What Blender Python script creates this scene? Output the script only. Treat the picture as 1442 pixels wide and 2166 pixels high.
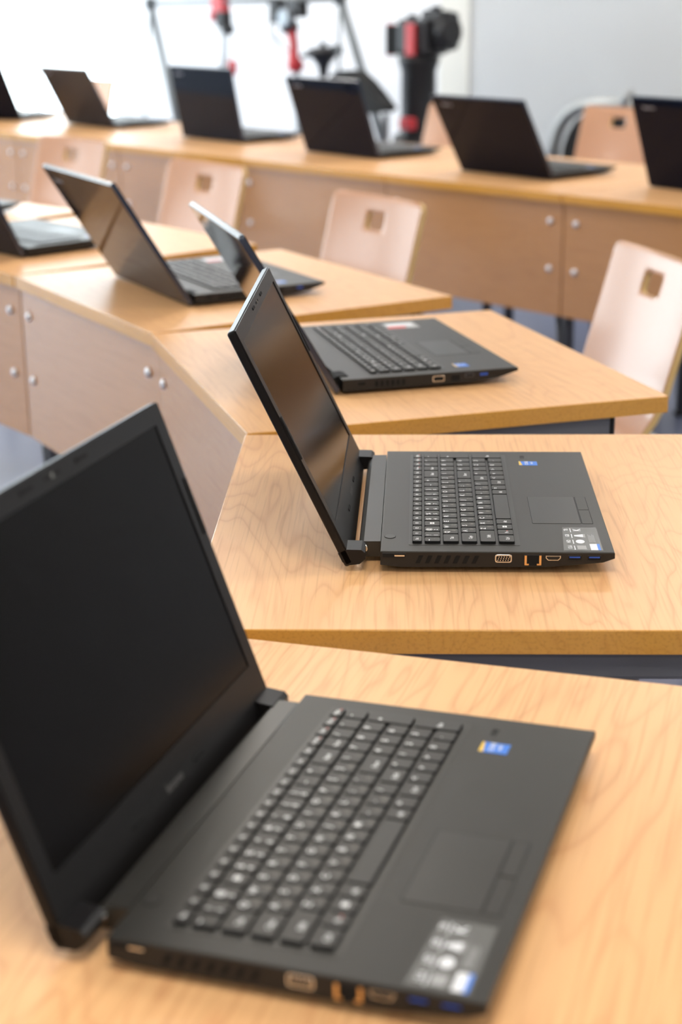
import bpy, bmesh, math, random
from mathutils import Vector, Matrix

for o in list(bpy.data.objects):
    bpy.data.objects.remove(o)
scene = bpy.context.scene
COL = scene.collection
R = math.radians
TZ = 0.74                                   # height of every desk top

# ------------------------------------------------------------------ camera
cam_d = bpy.data.cameras.new('camera')
cam_d.sensor_fit = 'VERTICAL'
cam_d.sensor_height = 36.0
cam_d.sensor_width = 24.0
cam_d.lens = 3453.6 * 36.0 / 2166.0
cam_d.clip_start = 0.05
cam_d.clip_end = 100
cam_d.dof.use_dof = True
cam_d.dof.focus_distance = 1.80
cam_d.dof.aperture_fstop = 4.2
cam = bpy.data.objects.new('camera', cam_d)
COL.objects.link(cam)
_p, _r = 0.31556, -0.0101
fw = Vector((0, math.cos(_p), -math.sin(_p)))
rt = Vector((1, 0, 0)); up = rt.cross(fw)
rt2 = rt * math.cos(_r) + up * math.sin(_r)
up2 = -rt * math.sin(_r) + up * math.cos(_r)
cam.matrix_world = Matrix(((rt2.x, up2.x, -fw.x, 0), (rt2.y, up2.y, -fw.y, 0),
                           (rt2.z, up2.z, -fw.z, TZ + 0.59775), (0, 0, 0, 1)))
scene.camera = cam

# ------------------------------------------------------------------ world, exposure
WORLD_STRENGTH = 8.0
LAMP_POWER = 16.0
world = bpy.data.worlds.new('overcast_sky')
scene.world = world
world.use_nodes = True
bg = world.node_tree.nodes['Background']
bg.inputs[0].default_value = (0.86, 0.94, 1.0, 1)
bg.inputs[1].default_value = WORLD_STRENGTH
scene.view_settings.view_transform = 'Standard'
scene.view_settings.look = 'None'
scene.view_settings.gamma = 1.0
scene.view_settings.use_curve_mapping = False
scene.view_settings.exposure = 0.27
scene.cycles.use_denoising = True
scene.cycles.max_bounces = 8
scene.cycles.diffuse_bounces = 4
scene.cycles.glossy_bounces = 4
scene.cycles.transparent_max_bounces = 8
scene.cycles.sample_clamp_indirect = 6.0

# ------------------------------------------------------------------ materials
MATS = {}
def pmat(name, color, rough=0.5, metal=0.0, spec=0.5, coat=0.0, coat_rough=0.1, emit=None, estr=0.0):
    m = bpy.data.materials.new(name)
    m.use_nodes = True
    b = m.node_tree.nodes['Principled BSDF']
    b.inputs['Base Color'].default_value = (*color, 1)
    b.inputs['Roughness'].default_value = rough
    b.inputs['Metallic'].default_value = metal
    b.inputs['Specular IOR Level'].default_value = spec
    b.inputs['Coat Weight'].default_value = coat
    b.inputs['Coat Roughness'].default_value = coat_rough
    if emit:
        b.inputs['Emission Color'].default_value = (*emit, 1)
        b.inputs['Emission Strength'].default_value = estr
    MATS[name] = m
    return m

def nd(nt, t, **kw):
    n = nt.nodes.new(t)
    for k, v in kw.items():
        setattr(n, k, v)
    return n

def add_noise_bump(m, scale, strength, dist=0.001, rough_var=None):
    nt = m.node_tree
    b = nt.nodes['Principled BSDF']
    tc = nd(nt, 'ShaderNodeTexCoord')
    n = nd(nt, 'ShaderNodeTexNoise')
    n.inputs['Scale'].default_value = scale
    n.inputs['Detail'].default_value = 3
    nt.links.new(tc.outputs['Object'], n.inputs['Vector'])
    bp = nd(nt, 'ShaderNodeBump')
    bp.inputs['Strength'].default_value = strength
    bp.inputs['Distance'].default_value = dist
    nt.links.new(n.outputs['Fac'], bp.inputs['Height'])
    nt.links.new(bp.outputs['Normal'], b.inputs['Normal'])
    return n

def wood(name, light, dark, pore, rough=0.34, grain='Y', rings=1.0, spec=0.5, contour=0.48, coat=0.0):
    """Wood laminate: cathedral figure from contour lines of stretched noise, plus fine pores along the grain."""
    m = pmat(name, light, rough, spec=spec, coat=coat, coat_rough=0.12)
    nt = m.node_tree
    b = nt.nodes['Principled BSDF']
    tc = nd(nt, 'ShaderNodeTexCoord')
    oi = nd(nt, 'ShaderNodeObjectInfo')
    off = nd(nt, 'ShaderNodeVectorMath', operation='SCALE')
    off.inputs[0].default_value = (17.3, 9.1, 5.7)
    nt.links.new(oi.outputs['Random'], off.inputs['Scale'])
    ad = nd(nt, 'ShaderNodeVectorMath', operation='ADD')
    nt.links.new(tc.outputs['Object'], ad.inputs[0])
    nt.links.new(off.outputs[0], ad.inputs[1])
    mp = nd(nt, 'ShaderNodeMapping')
    s = {'X': (0.22, 1, 1), 'Y': (1, 0.22, 1), 'Z': (1, 1, 0.22)}[grain]
    mp.inputs['Scale'].default_value = s
    nt.links.new(ad.outputs[0], mp.inputs['Vector'])
    n1 = nd(nt, 'ShaderNodeTexNoise')
    n1.inputs['Scale'].default_value = 4.6 * rings
    n1.inputs['Detail'].default_value = 3.5
    n1.inputs['Roughness'].default_value = 0.46
    n1.inputs['Distortion'].default_value = 0.25
    nt.links.new(mp.outputs[0], n1.inputs['Vector'])
    mul = nd(nt, 'ShaderNodeMath', operation='MULTIPLY')
    mul.inputs[1].default_value = 34.0
    nt.links.new(n1.outputs['Fac'], mul.inputs[0])
    fr = nd(nt, 'ShaderNodeMath', operation='FRACT')
    nt.links.new(mul.outputs[0], fr.inputs[0])
    r1 = nd(nt, 'ShaderNodeValToRGB')
    e = r1.color_ramp.elements
    e[0].position = 0.0; e[0].color = (1, 1, 1, 1)
    e[1].position = 1.0; e[1].color = (0.9, 0.9, 0.9, 1)
    x = e.new(0.14); x.color = (0.35, 0.35, 0.35, 1)
    x = e.new(0.32); x.color = (0.06, 0.06, 0.06, 1)
    x = e.new(0.62); x.color = (0.0, 0.0, 0.0, 1)
    x = e.new(0.90); x.color = (0.22, 0.22, 0.22, 1)
    nt.links.new(fr.outputs[0], r1.inputs['Fac'])
    # fine pores along the grain
    mp2 = nd(nt, 'ShaderNodeMapping')
    s2 = {'X': (9, 420, 420), 'Y': (290, 7, 290), 'Z': (420, 420, 9)}[grain]
    mp2.inputs['Scale'].default_value = s2
    nt.links.new(ad.outputs[0], mp2.inputs['Vector'])
    n2 = nd(nt, 'ShaderNodeTexNoise')
    n2.inputs['Scale'].default_value = 1.0
    n2.inputs['Detail'].default_value = 2
    nt.links.new(mp2.outputs[0], n2.inputs['Vector'])
    r2 = nd(nt, 'ShaderNodeValToRGB')
    r2.color_ramp.elements[0].position = 0.50; r2.color_ramp.elements[0].color = (0, 0, 0, 1)
    r2.color_ramp.elements[1].position = 0.74; r2.color_ramp.elements[1].color = (1, 1, 1, 1)
    nt.links.new(n2.outputs['Fac'], r2.inputs['Fac'])
    # broad tone
    n3 = nd(nt, 'ShaderNodeTexNoise')
    n3.inputs['Scale'].default_value = 2.0
    nt.links.new(mp.outputs[0], n3.inputs['Vector'])
    mixa = nd(nt, 'ShaderNodeMix', data_type='RGBA')
    mixa.inputs[6].default_value = (*light, 1)
    mixa.inputs[7].default_value = (*dark, 1)
    mm = nd(nt, 'ShaderNodeMath', operation='MULTIPLY')
    mm.inputs[1].default_value = contour
    fade = nd(nt, 'ShaderNodeTexNoise'); fade.inputs['Scale'].default_value = 2.3; fade.inputs['Detail'].default_value = 1
    nt.links.new(ad.outputs[0], fade.inputs['Vector'])
    fr2 = nd(nt, 'ShaderNodeMapRange'); fr2.inputs['From Min'].default_value = 0.40; fr2.inputs['From Max'].default_value = 0.60
    fr2.inputs['To Min'].default_value = 0.25; fr2.inputs['To Max'].default_value = 1.0
    nt.links.new(fade.outputs['Fac'], fr2.inputs['Value'])
    fm = nd(nt, 'ShaderNodeMath', operation='MULTIPLY')
    nt.links.new(r1.outputs['Color'], fm.inputs[0]); nt.links.new(fr2.outputs['Result'], fm.inputs[1])
    nt.links.new(fm.outputs[0], mm.inputs[0])
    m3 = nd(nt, 'ShaderNodeMath', operation='MULTIPLY_ADD')
    m3.inputs[1].default_value = 0.22; m3.inputs[2].default_value = -0.06
    nt.links.new(n3.outputs['Fac'], m3.inputs[0])
    a2 = nd(nt, 'ShaderNodeMath', operation='ADD', use_clamp=True)
    nt.links.new(mm.outputs[0], a2.inputs[0]); nt.links.new(m3.outputs[0], a2.inputs[1])
    nt.links.new(a2.outputs[0], mixa.inputs[0])
    mixb = nd(nt, 'ShaderNodeMix', data_type='RGBA')
    mixb.inputs[7].default_value = (*pore, 1)
    m4 = nd(nt, 'ShaderNodeMath', operation='MULTIPLY'); m4.inputs[1].default_value = 0.42
    nt.links.new(r2.outputs['Color'], m4.inputs[0])
    nt.links.new(m4.outputs[0], mixb.inputs[0])
    nt.links.new(mixa.outputs[2], mixb.inputs[6])
    nt.links.new(mixb.outputs[2], b.inputs['Base Color'])
    bp = nd(nt, 'ShaderNodeBump'); bp.inputs['Strength'].default_value = 0.06; bp.inputs['Distance'].default_value = 0.0004
    nt.links.new(r2.outputs['Color'], bp.inputs['Height'])
    nt.links.new(bp.outputs['Normal'], b.inputs['Normal'])
    return m

W_TOP = wood('desk_laminate', (0.84, 0.485, 0.220), (0.60, 0.26, 0.11), (0.50, 0.225, 0.09), rough=0.36, grain='Y', spec=0.36)
W_PANEL = wood('panel_laminate', (0.53, 0.265, 0.11), (0.43, 0.195, 0.085), (0.38, 0.18, 0.08), rough=0.22, grain='Y', contour=0.30, spec=0.9)
W_EDGE = wood('edge_banding', (0.70, 0.345, 0.065), (0.55, 0.245, 0.04), (0.38, 0.17, 0.03), rough=0.22, spec=0.6, grain='Y', contour=0.4)
W_SHELL = wood('beech_plywood_face', (0.58, 0.305, 0.17), (0.50, 0.245, 0.13), (0.60, 0.31, 0.18), rough=0.15, spec=0.38, grain='Z', contour=0.3)
W_PLY = wood('plywood_edge', (0.74, 0.50, 0.20), (0.60, 0.38, 0.12), (0.55, 0.33, 0.1), rough=0.4, grain='Z', contour=0.3)

PLASTIC = pmat('matte_black_plastic', (0.020, 0.019, 0.016), 0.42, spec=0.50)
add_noise_bump(PLASTIC, 1800, 0.12, 0.0002)
PLASTIC2 = pmat('satin_charcoal_plastic', (0.023, 0.022, 0.019), 0.36, spec=0.50)
SIDE = pmat('black_side_plastic', (0.014, 0.013, 0.012), 0.38, spec=0.32)
for _m in (PLASTIC, PLASTIC2):
    _m.node_tree.nodes['Principled BSDF'].inputs['Specular Tint'].default_value = (1.0, 0.96, 0.86, 1)
LIDBACK = pmat('glossy_black_lid', (0.003, 0.005, 0.013), 0.06, spec=0.11)  # faint navy mixed into the black to imitate a reflection
LIDEDGE = pmat('sky_tinted_lid_edge', (0.012, 0.022, 0.045), 0.22, spec=0.8)  # blue of the reflected sky put into the edge colour
BEZEL = pmat('bezel_plastic', (0.007, 0.0065, 0.0065), 0.36, spec=0.24)
SCREEN = pmat('switched_off_screen', (0.0025, 0.002, 0.002), 0.15, spec=0.09)
RUBBER = pmat('black_rubber', (0.008, 0.008, 0.008), 0.7, spec=0.2)
KEY = pmat('key_plastic', (0.021, 0.020, 0.018), 0.42, spec=0.54)
KEY.node_tree.nodes['Principled BSDF'].inputs['Specular Tint'].default_value = (1.0, 0.96, 0.86, 1)
KEYSIDE = pmat('key_gap_shadow_black', (0.006, 0.006, 0.006), 0.6, spec=0.2)
LEGEND = pmat('white_key_print', (0.88, 0.88, 0.86), 0.5)
LEGEND2 = pmat('red_key_print', (0.45, 0.10, 0.08), 0.5)
LEGEND3 = pmat('dim_key_print', (0.20, 0.18, 0.15), 0.5)
LOGO = pmat('grey_logo_print', (0.36, 0.38, 0.43), 0.35, metal=0.3)
LOGO2 = pmat('dim_logo_print', (0.085, 0.08, 0.075), 0.4)
RAILM = pmat('grey_rail_steel', (0.17, 0.17, 0.18), 0.35, metal=0.3)
CHROME = pmat('nickel_metal', (0.70, 0.68, 0.63), 0.25, metal=1.0)
GOLD = pmat('gold_contact', (0.85, 0.55, 0.25), 0.3, metal=1.0)
BLUEP = pmat('blue_port_plastic', (0.015, 0.08, 0.42), 0.4)
STICK_B = pmat('blue_sticker', (0.03, 0.20, 0.72), 0.35)
STICK_Y = pmat('yellow_sticker', (0.85, 0.55, 0.06), 0.35)
STICK_W = pmat('white_sticker', (0.80, 0.81, 0.82), 0.4)
STICK_R = pmat('red_sticker', (0.75, 0.08, 0.06), 0.4)
STICK_G = pmat('smoky_clear_sticker', (0.13, 0.13, 0.12), 0.25)
STICK_GR = pmat('grey_sticker', (0.35, 0.35, 0.34), 0.4)
STEEL = pmat('dark_grey_steel', (0.07, 0.07, 0.08), 0.42, spec=0.5)
STEELL = pmat('light_grey_steel', (0.42, 0.43, 0.42), 0.35, metal=0.6)
CAPM = pmat('black_end_cap', (0.01, 0.01, 0.01), 0.5)
BOLT = pmat('silver_bolt', (0.78, 0.78, 0.80), 0.35, metal=0.55)
WALL = pmat('white_wall_paint', (0.62, 0.635, 0.635), 0.75)
add_noise_bump(WALL, 60, 0.08, 0.002)
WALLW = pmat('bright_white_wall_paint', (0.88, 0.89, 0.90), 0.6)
CREAM = pmat('cream_paint', (0.78, 0.77, 0.70), 0.6)
CEIL = pmat('white_ceiling_paint', (0.62, 0.62, 0.61), 0.85)
add_noise_bump(CEIL, 90, 0.1, 0.002)
FRAME = pmat('white_window_frame', (0.82, 0.83, 0.84), 0.35)
SILL = pmat('white_sill', (0.80, 0.80, 0.78), 0.35)
LAMP = pmat('lit_diffuser', (0.9, 0.9, 0.9), 0.5, emit=(1.0, 0.95, 0.88), estr=6.0)
HOUSING = pmat('lamp_housing', (0.75, 0.75, 0.75), 0.4)
REDP = pmat('red_painted_metal', (0.62, 0.035, 0.045), 0.35)
BLK = pmat('black_machine_plastic', (0.012, 0.012, 0.014), 0.45)
GREYM = pmat('grey_machine_metal', (0.30, 0.33, 0.36), 0.35, metal=0.4)
ALU = pmat('aluminium_tube', (0.20, 0.22, 0.23), 0.4, metal=0.4)
DFAB = pmat('charcoal_fabric', (0.022, 0.023, 0.023), 0.85)
add_noise_bump(DFAB, 300, 0.4, 0.002)
GLASSB = pmat('brown_bottle', (0.20, 0.09, 0.03), 0.15)
LBL = pmat('blue_label', (0.15, 0.35, 0.6), 0.4)

def carpet():
    m = pmat('blue_grey_vinyl', (0.13, 0.14, 0.20), 0.38, spec=0.5)
    nt = m.node_tree; b = nt.nodes['Principled BSDF']
    tc = nd(nt, 'ShaderNodeTexCoord')
    n = nd(nt, 'ShaderNodeTexNoise'); n.inputs['Scale'].default_value = 260; n.inputs['Detail'].default_value = 4
    n2 = nd(nt, 'ShaderNodeTexNoise'); n2.inputs['Scale'].default_value = 3.0; n2.inputs['Detail'].default_value = 3
    nt.links.new(tc.outputs['Object'], n.inputs['Vector']); nt.links.new(tc.outputs['Object'], n2.inputs['Vector'])
    ad = nd(nt, 'ShaderNodeMath', operation='MULTIPLY_ADD'); ad.inputs[1].default_value = 0.5
    nt.links.new(n2.outputs['Fac'], ad.inputs[0])
    hf = nd(nt, 'ShaderNodeMath', operation='MULTIPLY'); hf.inputs[1].default_value = 0.5
    nt.links.new(n.outputs['Fac'], hf.inputs[0]); nt.links.new(hf.outputs[0], ad.inputs[2])
    r = nd(nt, 'ShaderNodeValToRGB')
    r.color_ramp.elements[0].position = 0.3; r.color_ramp.elements[0].color = (0.105, 0.122, 0.195, 1)
    r.color_ramp.elements[1].position = 0.7; r.color_ramp.elements[1].color = (0.165, 0.187, 0.285, 1)
    nt.links.new(ad.outputs[0], r.inputs['Fac']); nt.links.new(r.outputs['Color'], b.inputs['Base Color'])
    bp = nd(nt, 'ShaderNodeBump'); bp.inputs['Strength'].default_value = 0.15; bp.inputs['Distance'].default_value = 0.001
    nt.links.new(n.outputs['Fac'], bp.inputs['Height']); nt.links.new(bp.outputs['Normal'], b.inputs['Normal'])
    return m
CARPET = carpet()

def pane_glass():
    m = bpy.data.materials.new('window_glass'); m.use_nodes = True
    nt = m.node_tree; nt.nodes.clear()
    out = nd(nt, 'ShaderNodeOutputMaterial'); mix = nd(nt, 'ShaderNodeMixShader')
    tr = nd(nt, 'ShaderNodeBsdfTransparent'); gl = nd(nt, 'ShaderNodeBsdfGlossy'); gl.inputs['Roughness'].default_value = 0.02
    tr.inputs['Color'].default_value = (0.96, 0.98, 0.98, 1)
    mix.inputs[0].default_value = 0.06
    nt.links.new(tr.outputs[0], mix.inputs[1]); nt.links.new(gl.outputs[0], mix.inputs[2]); nt.links.new(mix.outputs[0], out.inputs[0])
    return m
GLASS = pane_glass()

# ------------------------------------------------------------------ mesh helpers
def mesh_from(bm, name, mats, smooth=False):
    bmesh.ops.recalc_face_normals(bm, faces=bm.faces[:])
    me = bpy.data.meshes.new(name)
    bm.to_mesh(me); bm.free()
    for m in (mats if isinstance(mats, (list, tuple)) else [mats]):
        me.materials.append(m)
    if smooth:
        for p in me.polygons:
            p.use_smooth = True
    return me

def link(name, data, parent=None, loc=None, rot=None):
    o = bpy.data.objects.new(name, data)
    COL.objects.link(o)
    if parent is not None:
        o.parent = parent
    if loc is not None:
        o.location = loc
    if rot is not None:
        o.rotation_euler = rot
    return o

def tag(o, label=None, cat=None, group=None, kind=None):
    if label: o['label'] = label
    if cat: o['category'] = cat
    if group: o['group'] = group
    if kind: o['kind'] = kind
    return o

def empty(name, loc, rz=0.0):
    o = link(name, None, None, loc, (0, 0, rz))
    o.empty_display_size = 0.1
    return o

def box(bm, x0, x1, y0, y1, z0, z1, bev=0.0, seg=2, mat=0):
    vs = [bm.verts.new((x, y, z)) for x in (x0, x1) for y in (y0, y1) for z in (z0, z1)]
    idx = [(0, 1, 3, 2), (4, 6, 7, 5), (0, 4, 5, 1), (2, 3, 7, 6), (0, 2, 6, 4), (1, 5, 7, 3)]
    fs = [bm.faces.new([vs[i] for i in q]) for q in idx]
    for f in fs: f.material_index = mat
    if bev > 0:
        es = list({e for f in fs for e in f.edges})
        r = bmesh.ops.bevel(bm, geom=es, offset=bev, segments=seg, profile=0.6, affect='EDGES')
        for f in r['faces']: f.material_index = mat
    return fs

def boxmesh(name, mats, x0, x1, y0, y1, z0, z1, bev=0.0, seg=2):
    bm = bmesh.new(); box(bm, x0, x1, y0, y1, z0, z1, bev, seg)
    return mesh_from(bm, name, mats)

def rrect(x0, x1, y0, y1, r, n=4):
    pts = []
    for cx, cy, a0 in ((x1 - r, y1 - r, 0), (x0 + r, y1 - r, 90), (x0 + r, y0 + r, 180), (x1 - r, y0 + r, 270)):
        for i in range(n + 1):
            a = R(a0 + 90 * i / n)
            pts.append((cx + r * math.cos(a), cy + r * math.sin(a)))
    return pts

def prism(bm, pts, z0, z1, bev=0.0, seg=2, mat=0, mat_side=None, f=lambda x, y, z: (x, y, z)):
    """Extrude the outline pts from z0 to z1; the rim at z1 is bevelled by stepping in."""
    n = len(pts)
    cx = sum(p[0] for p in pts) / n; cy = sum(p[1] for p in pts) / n
    rings = [[bm.verts.new(f(p[0], p[1], z0)) for p in pts]]
    def inset(d):
        out = []
        for i in range(n):
            a, b, c = pts[i - 1], pts[i], pts[(i + 1) % n]
            e1 = (b[0] - a[0], b[1] - a[1]); e2 = (c[0] - b[0], c[1] - b[1])
            l1 = math.hypot(*e1) or 1; l2 = math.hypot(*e2) or 1
            n1 = (-e1[1] / l1, e1[0] / l1); n2 = (-e2[1] / l2, e2[0] / l2)
            nx, ny = n1[0] + n2[0], n1[1] + n2[1]; l = nx * nx + ny * ny
            k = 2 * d / l if l > 1e-6 else 0
            out.append((b[0] + nx * k, b[1] + ny * k))
        return out
    if bev > 0:
        for i in range(seg + 1):
            a = 0.5 * math.pi * i / seg
            q = inset(bev * (1 - math.cos(a)))
            z = z1 - bev * (1 - math.sin(a)) * (1 if z1 > z0 else -1)
            rings.append([bm.verts.new(f(p[0], p[1], z)) for p in q])
    else:
        rings.append([bm.verts.new(f(p[0], p[1], z1)) for p in pts])
    ms = mat if mat_side is None else mat_side
    for a, b in zip(rings, rings[1:]):
        for i in range(n):
            bm.faces.new((a[i], a[(i + 1) % n], b[(i + 1) % n], b[i])).material_index = ms
    bm.faces.new(rings[-1]).material_index = mat
    bm.faces.new(rings[0][::-1]).material_index = ms
    return rings

def tube(bm, pts, r, n=10, cap=True, mat=0):
    pts = [Vector(p) for p in pts]
    rings = []
    prev = None
    for i, p in enumerate(pts):
        if i == 0: t = pts[1] - p
        elif i == len(pts) - 1: t = p - pts[i - 1]
        else: t = (pts[i + 1] - p).normalized() + (p - pts[i - 1]).normalized()
        t.normalize()
        if prev is None:
            a = Vector((0, 0, 1)) if abs(t.z) < 0.9 else Vector((1, 0, 0))
            prev = (a - t * a.dot(t)).normalized()
        else:
            prev = (prev - t * prev.dot(t)).normalized()
        b = t.cross(prev)
        rr = r[i] if isinstance(r, (list, tuple)) else r
        rings.append([bm.verts.new(p + (prev * math.cos(2 * math.pi * k / n) + b * math.sin(2 * math.pi * k / n)) * rr) for k in range(n)])
    for a, b in zip(rings, rings[1:]):
        for k in range(n):
            f = bm.faces.new((a[k], a[(k + 1) % n], b[(k + 1) % n], b[k])); f.material_index = mat; f.smooth = True
    if cap:
        bm.faces.new(rings[0][::-1]).material_index = mat
        bm.faces.new(rings[-1]).material_index = mat

def tubemesh(name, mat, pts, r, n=10):
    bm = bmesh.new(); tube(bm, pts, r, n)
    return mesh_from(bm, name, mat)

def bend(pts, r, n=5):
    """Round the inner corners of a polyline."""
    P = [Vector(p) for p in pts]; out = [P[0]]
    for i in range(1, len(P) - 1):
        a = (P[i - 1] - P[i]).normalized(); b = (P[i + 1] - P[i]).normalized()
        s, e = P[i] + a * r, P[i] + b * r
        for k in range(n + 1):
            t = k / n
            out.append(s.lerp(P[i], t).lerp(P[i].lerp(e, t), t))
    return out + [P[-1]]

def lathe(bm, prof, n=20, mat=0, c=(0, 0)):
    rings = [[bm.verts.new((c[0] + r * math.cos(2 * math.pi * k / n), c[1] + r * math.sin(2 * math.pi * k / n), z)) for k in range(n)] for r, z in prof]
    for a, b in zip(rings, rings[1:]):
        for k in range(n):
            f = bm.faces.new((a[k], a[(k + 1) % n], b[(k + 1) % n], b[k])); f.material_index = mat; f.smooth = True
    bm.faces.new(rings[0][::-1]).material_index = mat
    bm.faces.new(rings[-1]).material_index = mat

_text_cache = {}
def text2d(s):
    """Outline of a word as flat triangles, one unit high, centred."""
    if s not in _text_cache:
        cu = bpy.data.curves.new('t', 'FONT'); cu.body = s; cu.align_x = 'CENTER'; cu.align_y = 'CENTER'; cu.resolution_u = 2; cu.offset = 0.018
        ob = bpy.data.objects.new('t', cu); COL.objects.link(ob)
        dg = bpy.context.evaluated_depsgraph_get()
        ev = ob.evaluated_get(dg); me = ev.to_mesh()
        _text_cache[s] = ([(v.co.x, v.co.y) for v in me.vertices], [tuple(p.vertices) for p in me.polygons])
        ev.to_mesh_clear()
        bpy.data.objects.remove(ob); bpy.data.curves.remove(cu)
    return _text_cache[s]

def put_text(bm, s, org, ex, ey, size, mat=0, wide=1.0):
    vs, fs = text2d(s)
    o, ex, ey = Vector(org), Vector(ex), Vector(ey)
    V = [bm.verts.new(o + ex * (x * size * wide) + ey * (y * size)) for x, y in vs]
    for f in fs:
        try: bm.faces.new([V[i] for i in f]).material_index = mat
        except ValueError: pass

def bake_mesh(bm, name, mats):
    """Like mesh_from but keeps the winding as built (for open flat print)."""
    me = bpy.data.meshes.new(name); bm.to_mesh(me); bm.free()
    for m in mats: me.materials.append(m)
    return me

# ------------------------------------------------------------------ the room
TH = R(43.9)
def uv(u, v, z=0.0):
    return Vector((u * math.cos(TH) - v * math.sin(TH), u * math.sin(TH) + v * math.cos(TH), z))
U0, U1, V0, V1, H = -4.6, 6.9, -5.0, 11.6, 3.0
room_rot = (0, 0, TH)
def struct(name, me, label):
    o = link(name, me, None, (0, 0, 0), room_rot)
    o['kind'] = 'structure'; o['label'] = label
    return o
struct('floor', boxmesh('floor', CARPET, U0 - .2, U1 + .2, V0 - .2, V1 + .2, -0.1, 0.0), 'blue-grey smooth floor')
struct('ceiling', boxmesh('ceiling', CEIL, U0 - .2, U1 + .2, V0 - .2, V1 + .2, H, H + 0.1), 'white ceiling')

def wall_with_openings(along, lo, hi, at, thick, opens):
    """along: 'v' or 'u' is the run direction; at = inner face coordinate; opens = [(a0,a1,z0,z1)]"""
    bm = bmesh.new()
    def b(a0, a1, z0, z1):
        if a1 - a0 < 1e-4 or z1 - z0 < 1e-4: return
        q = sorted((at, at + thick))
        if along == 'v': box(bm, q[0], q[1], a0, a1, z0, z1)
        else: box(bm, a0, a1, q[0], q[1], z0, z1)
    cur = lo
    for a0, a1, z0, z1 in sorted(opens):
        b(cur, a0, 0, H); b(a0, a1, 0, z0); b(a0, a1, z1, H); cur = a1
    b(cur, hi, 0, H)
    return bm
back_open = [(9.35, 11.50, 0.10, 2.80)]
left_open = [(-3.0, -0.6, 0.35, 2.75), (-0.35, 2.05, 0.35, 2.75), (2.3, 4.5, 0.35, 2.75), (4.7, 6.7, 0.35, 2.75)]
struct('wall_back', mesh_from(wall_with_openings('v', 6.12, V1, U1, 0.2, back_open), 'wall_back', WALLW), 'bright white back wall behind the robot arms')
struct('wall_back', mesh_from(wall_with_openings('v', V0, 6.12, U1, 0.2, []), 'wall_back_grey', WALL), 'pale grey back wall behind the right end of the far row')
struct('trim_1', boxmesh('trim_1', CREAM, U1 - .012, U1 - .001, 6.12, 6.34, 0, H, .004, 1), 'cream pilaster where the white and grey walls meet')
struct('wall_left', mesh_from(wall_with_openings('u', U0, U1, V1, 0.2, left_open), 'wall_left', WALL), 'white window wall at the left')
struct('wall_right', boxmesh('wall_right', WALL, U0, U1, V0 - .2, V0, 0, H), 'white wall at the right')
struct('wall_front', boxmesh('wall_front', WALL, U0 - .2, U0, V0, V1, 0, H), 'white wall behind the viewer')
struct('baseboard_back', boxmesh('baseboard_back', SILL, U1 - .015, U1 - .001, V0, 5.9, 0.0, 0.08, 0.004), 'white baseboard along the back wall')

def window(n, along, a0, a1, z0, z1, at, cols, rows):
    root = link('window_%d' % n, None, None, (0, 0, 0), room_rot)
    root['kind'] = 'structure'; root['label'] = 'tall white-framed window full of daylight'
    def bb(bm, p0, p1, q0, q1, d0, d1):
        if along == 'v': box(bm, at + d0, at + d1, p0, p1, q0, q1, 0.004, 1)
        else: box(bm, p0, p1, at + d0, at + d1, q0, q1, 0.004, 1)
    bm = bmesh.new(); t = 0.055
    bb(bm, a0, a1, z0, z0 + t, .06, .12); bb(bm, a0, a1, z1 - t, z1, .06, .12)
    bb(bm, a0, a0 + t, z0, z1, .06, .12); bb(bm, a1 - t, a1, z0, z1, .06, .12)
    link('window_frame', mesh_from(bm, 'window_frame', FRAME), root)
    for i in range(1, cols):
        p = a0 + (a1 - a0) * i / cols
        bm = bmesh.new(); bb(bm, p - .016, p + .016, z0 + t, z1 - t, .065, .115)
        link('mullion', mesh_from(bm, 'mullion', FRAME), root)
    for i in range(cols):
        p0 = a0 + (a1 - a0) * i / cols + .03; p1 = a0 + (a1 - a0) * (i + 1) / cols - .03
        bm = bmesh.new()
        if along == 'v': box(bm, at + .088, at + .092, p0, p1, z0 + t, z1 - t)
        else: box(bm, p0, p1, at + .088, at + .092, z0 + t, z1 - t)
        link('pane', mesh_from(bm, 'pane', GLASS), root)
    bm = bmesh.new(); bb(bm, a0 - .03, a1 + .03, z0 - .03, z0, -.10, .06)
    link('window_sill', mesh_from(bm, 'window_sill', SILL), root)
n = 1
for a0, a1, z0, z1 in back_open:
    window(n, 'v', a0, a1, z0, z1, U1, 2, 1); n += 1
for a0, a1, z0, z1 in left_open:
    window(n, 'u', a0, a1, z0, z1, V1, 2, 1); n += 1

# ceiling lamps: housing, glowing diffuser, and the light it gives
lamp_house = boxmesh('housing', HOUSING, -.62, .62, -.32, .32, 0.0, 0.06, 0.01)
lamp_diff = boxmesh('diffuser', LAMP, -.58, .58, -.28, .28, -0.008, 0.0)
for i, u in enumerate((-2.6, 0.2, 3.0, 5.6)):
    for j, v in enumerate((-3.0, 0.3, 3.6, 6.9, 10.0)):
        p = uv(u, v, H - 0.075)
        t = empty('ceiling_light', p, TH)
        tag(t, 'flat rectangular ceiling light with glowing white diffuser', 'ceiling light', 'ceiling lights')
        link('housing', lamp_house, t, (0, 0, 0.012)); link('diffuser', lamp_diff, t, (0, 0, 0.0))
        L = bpy.data.lights.new('ceiling_lamp', 'AREA'); L.shape = 'RECTANGLE'; L.size = 1.16; L.size_y = 0.56
        L.energy = LAMP_POWER; L.color = (1.0, 0.945, 0.87)
        lo = link('lamp_glow', L, t, (0, 0, -0.02))

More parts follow.
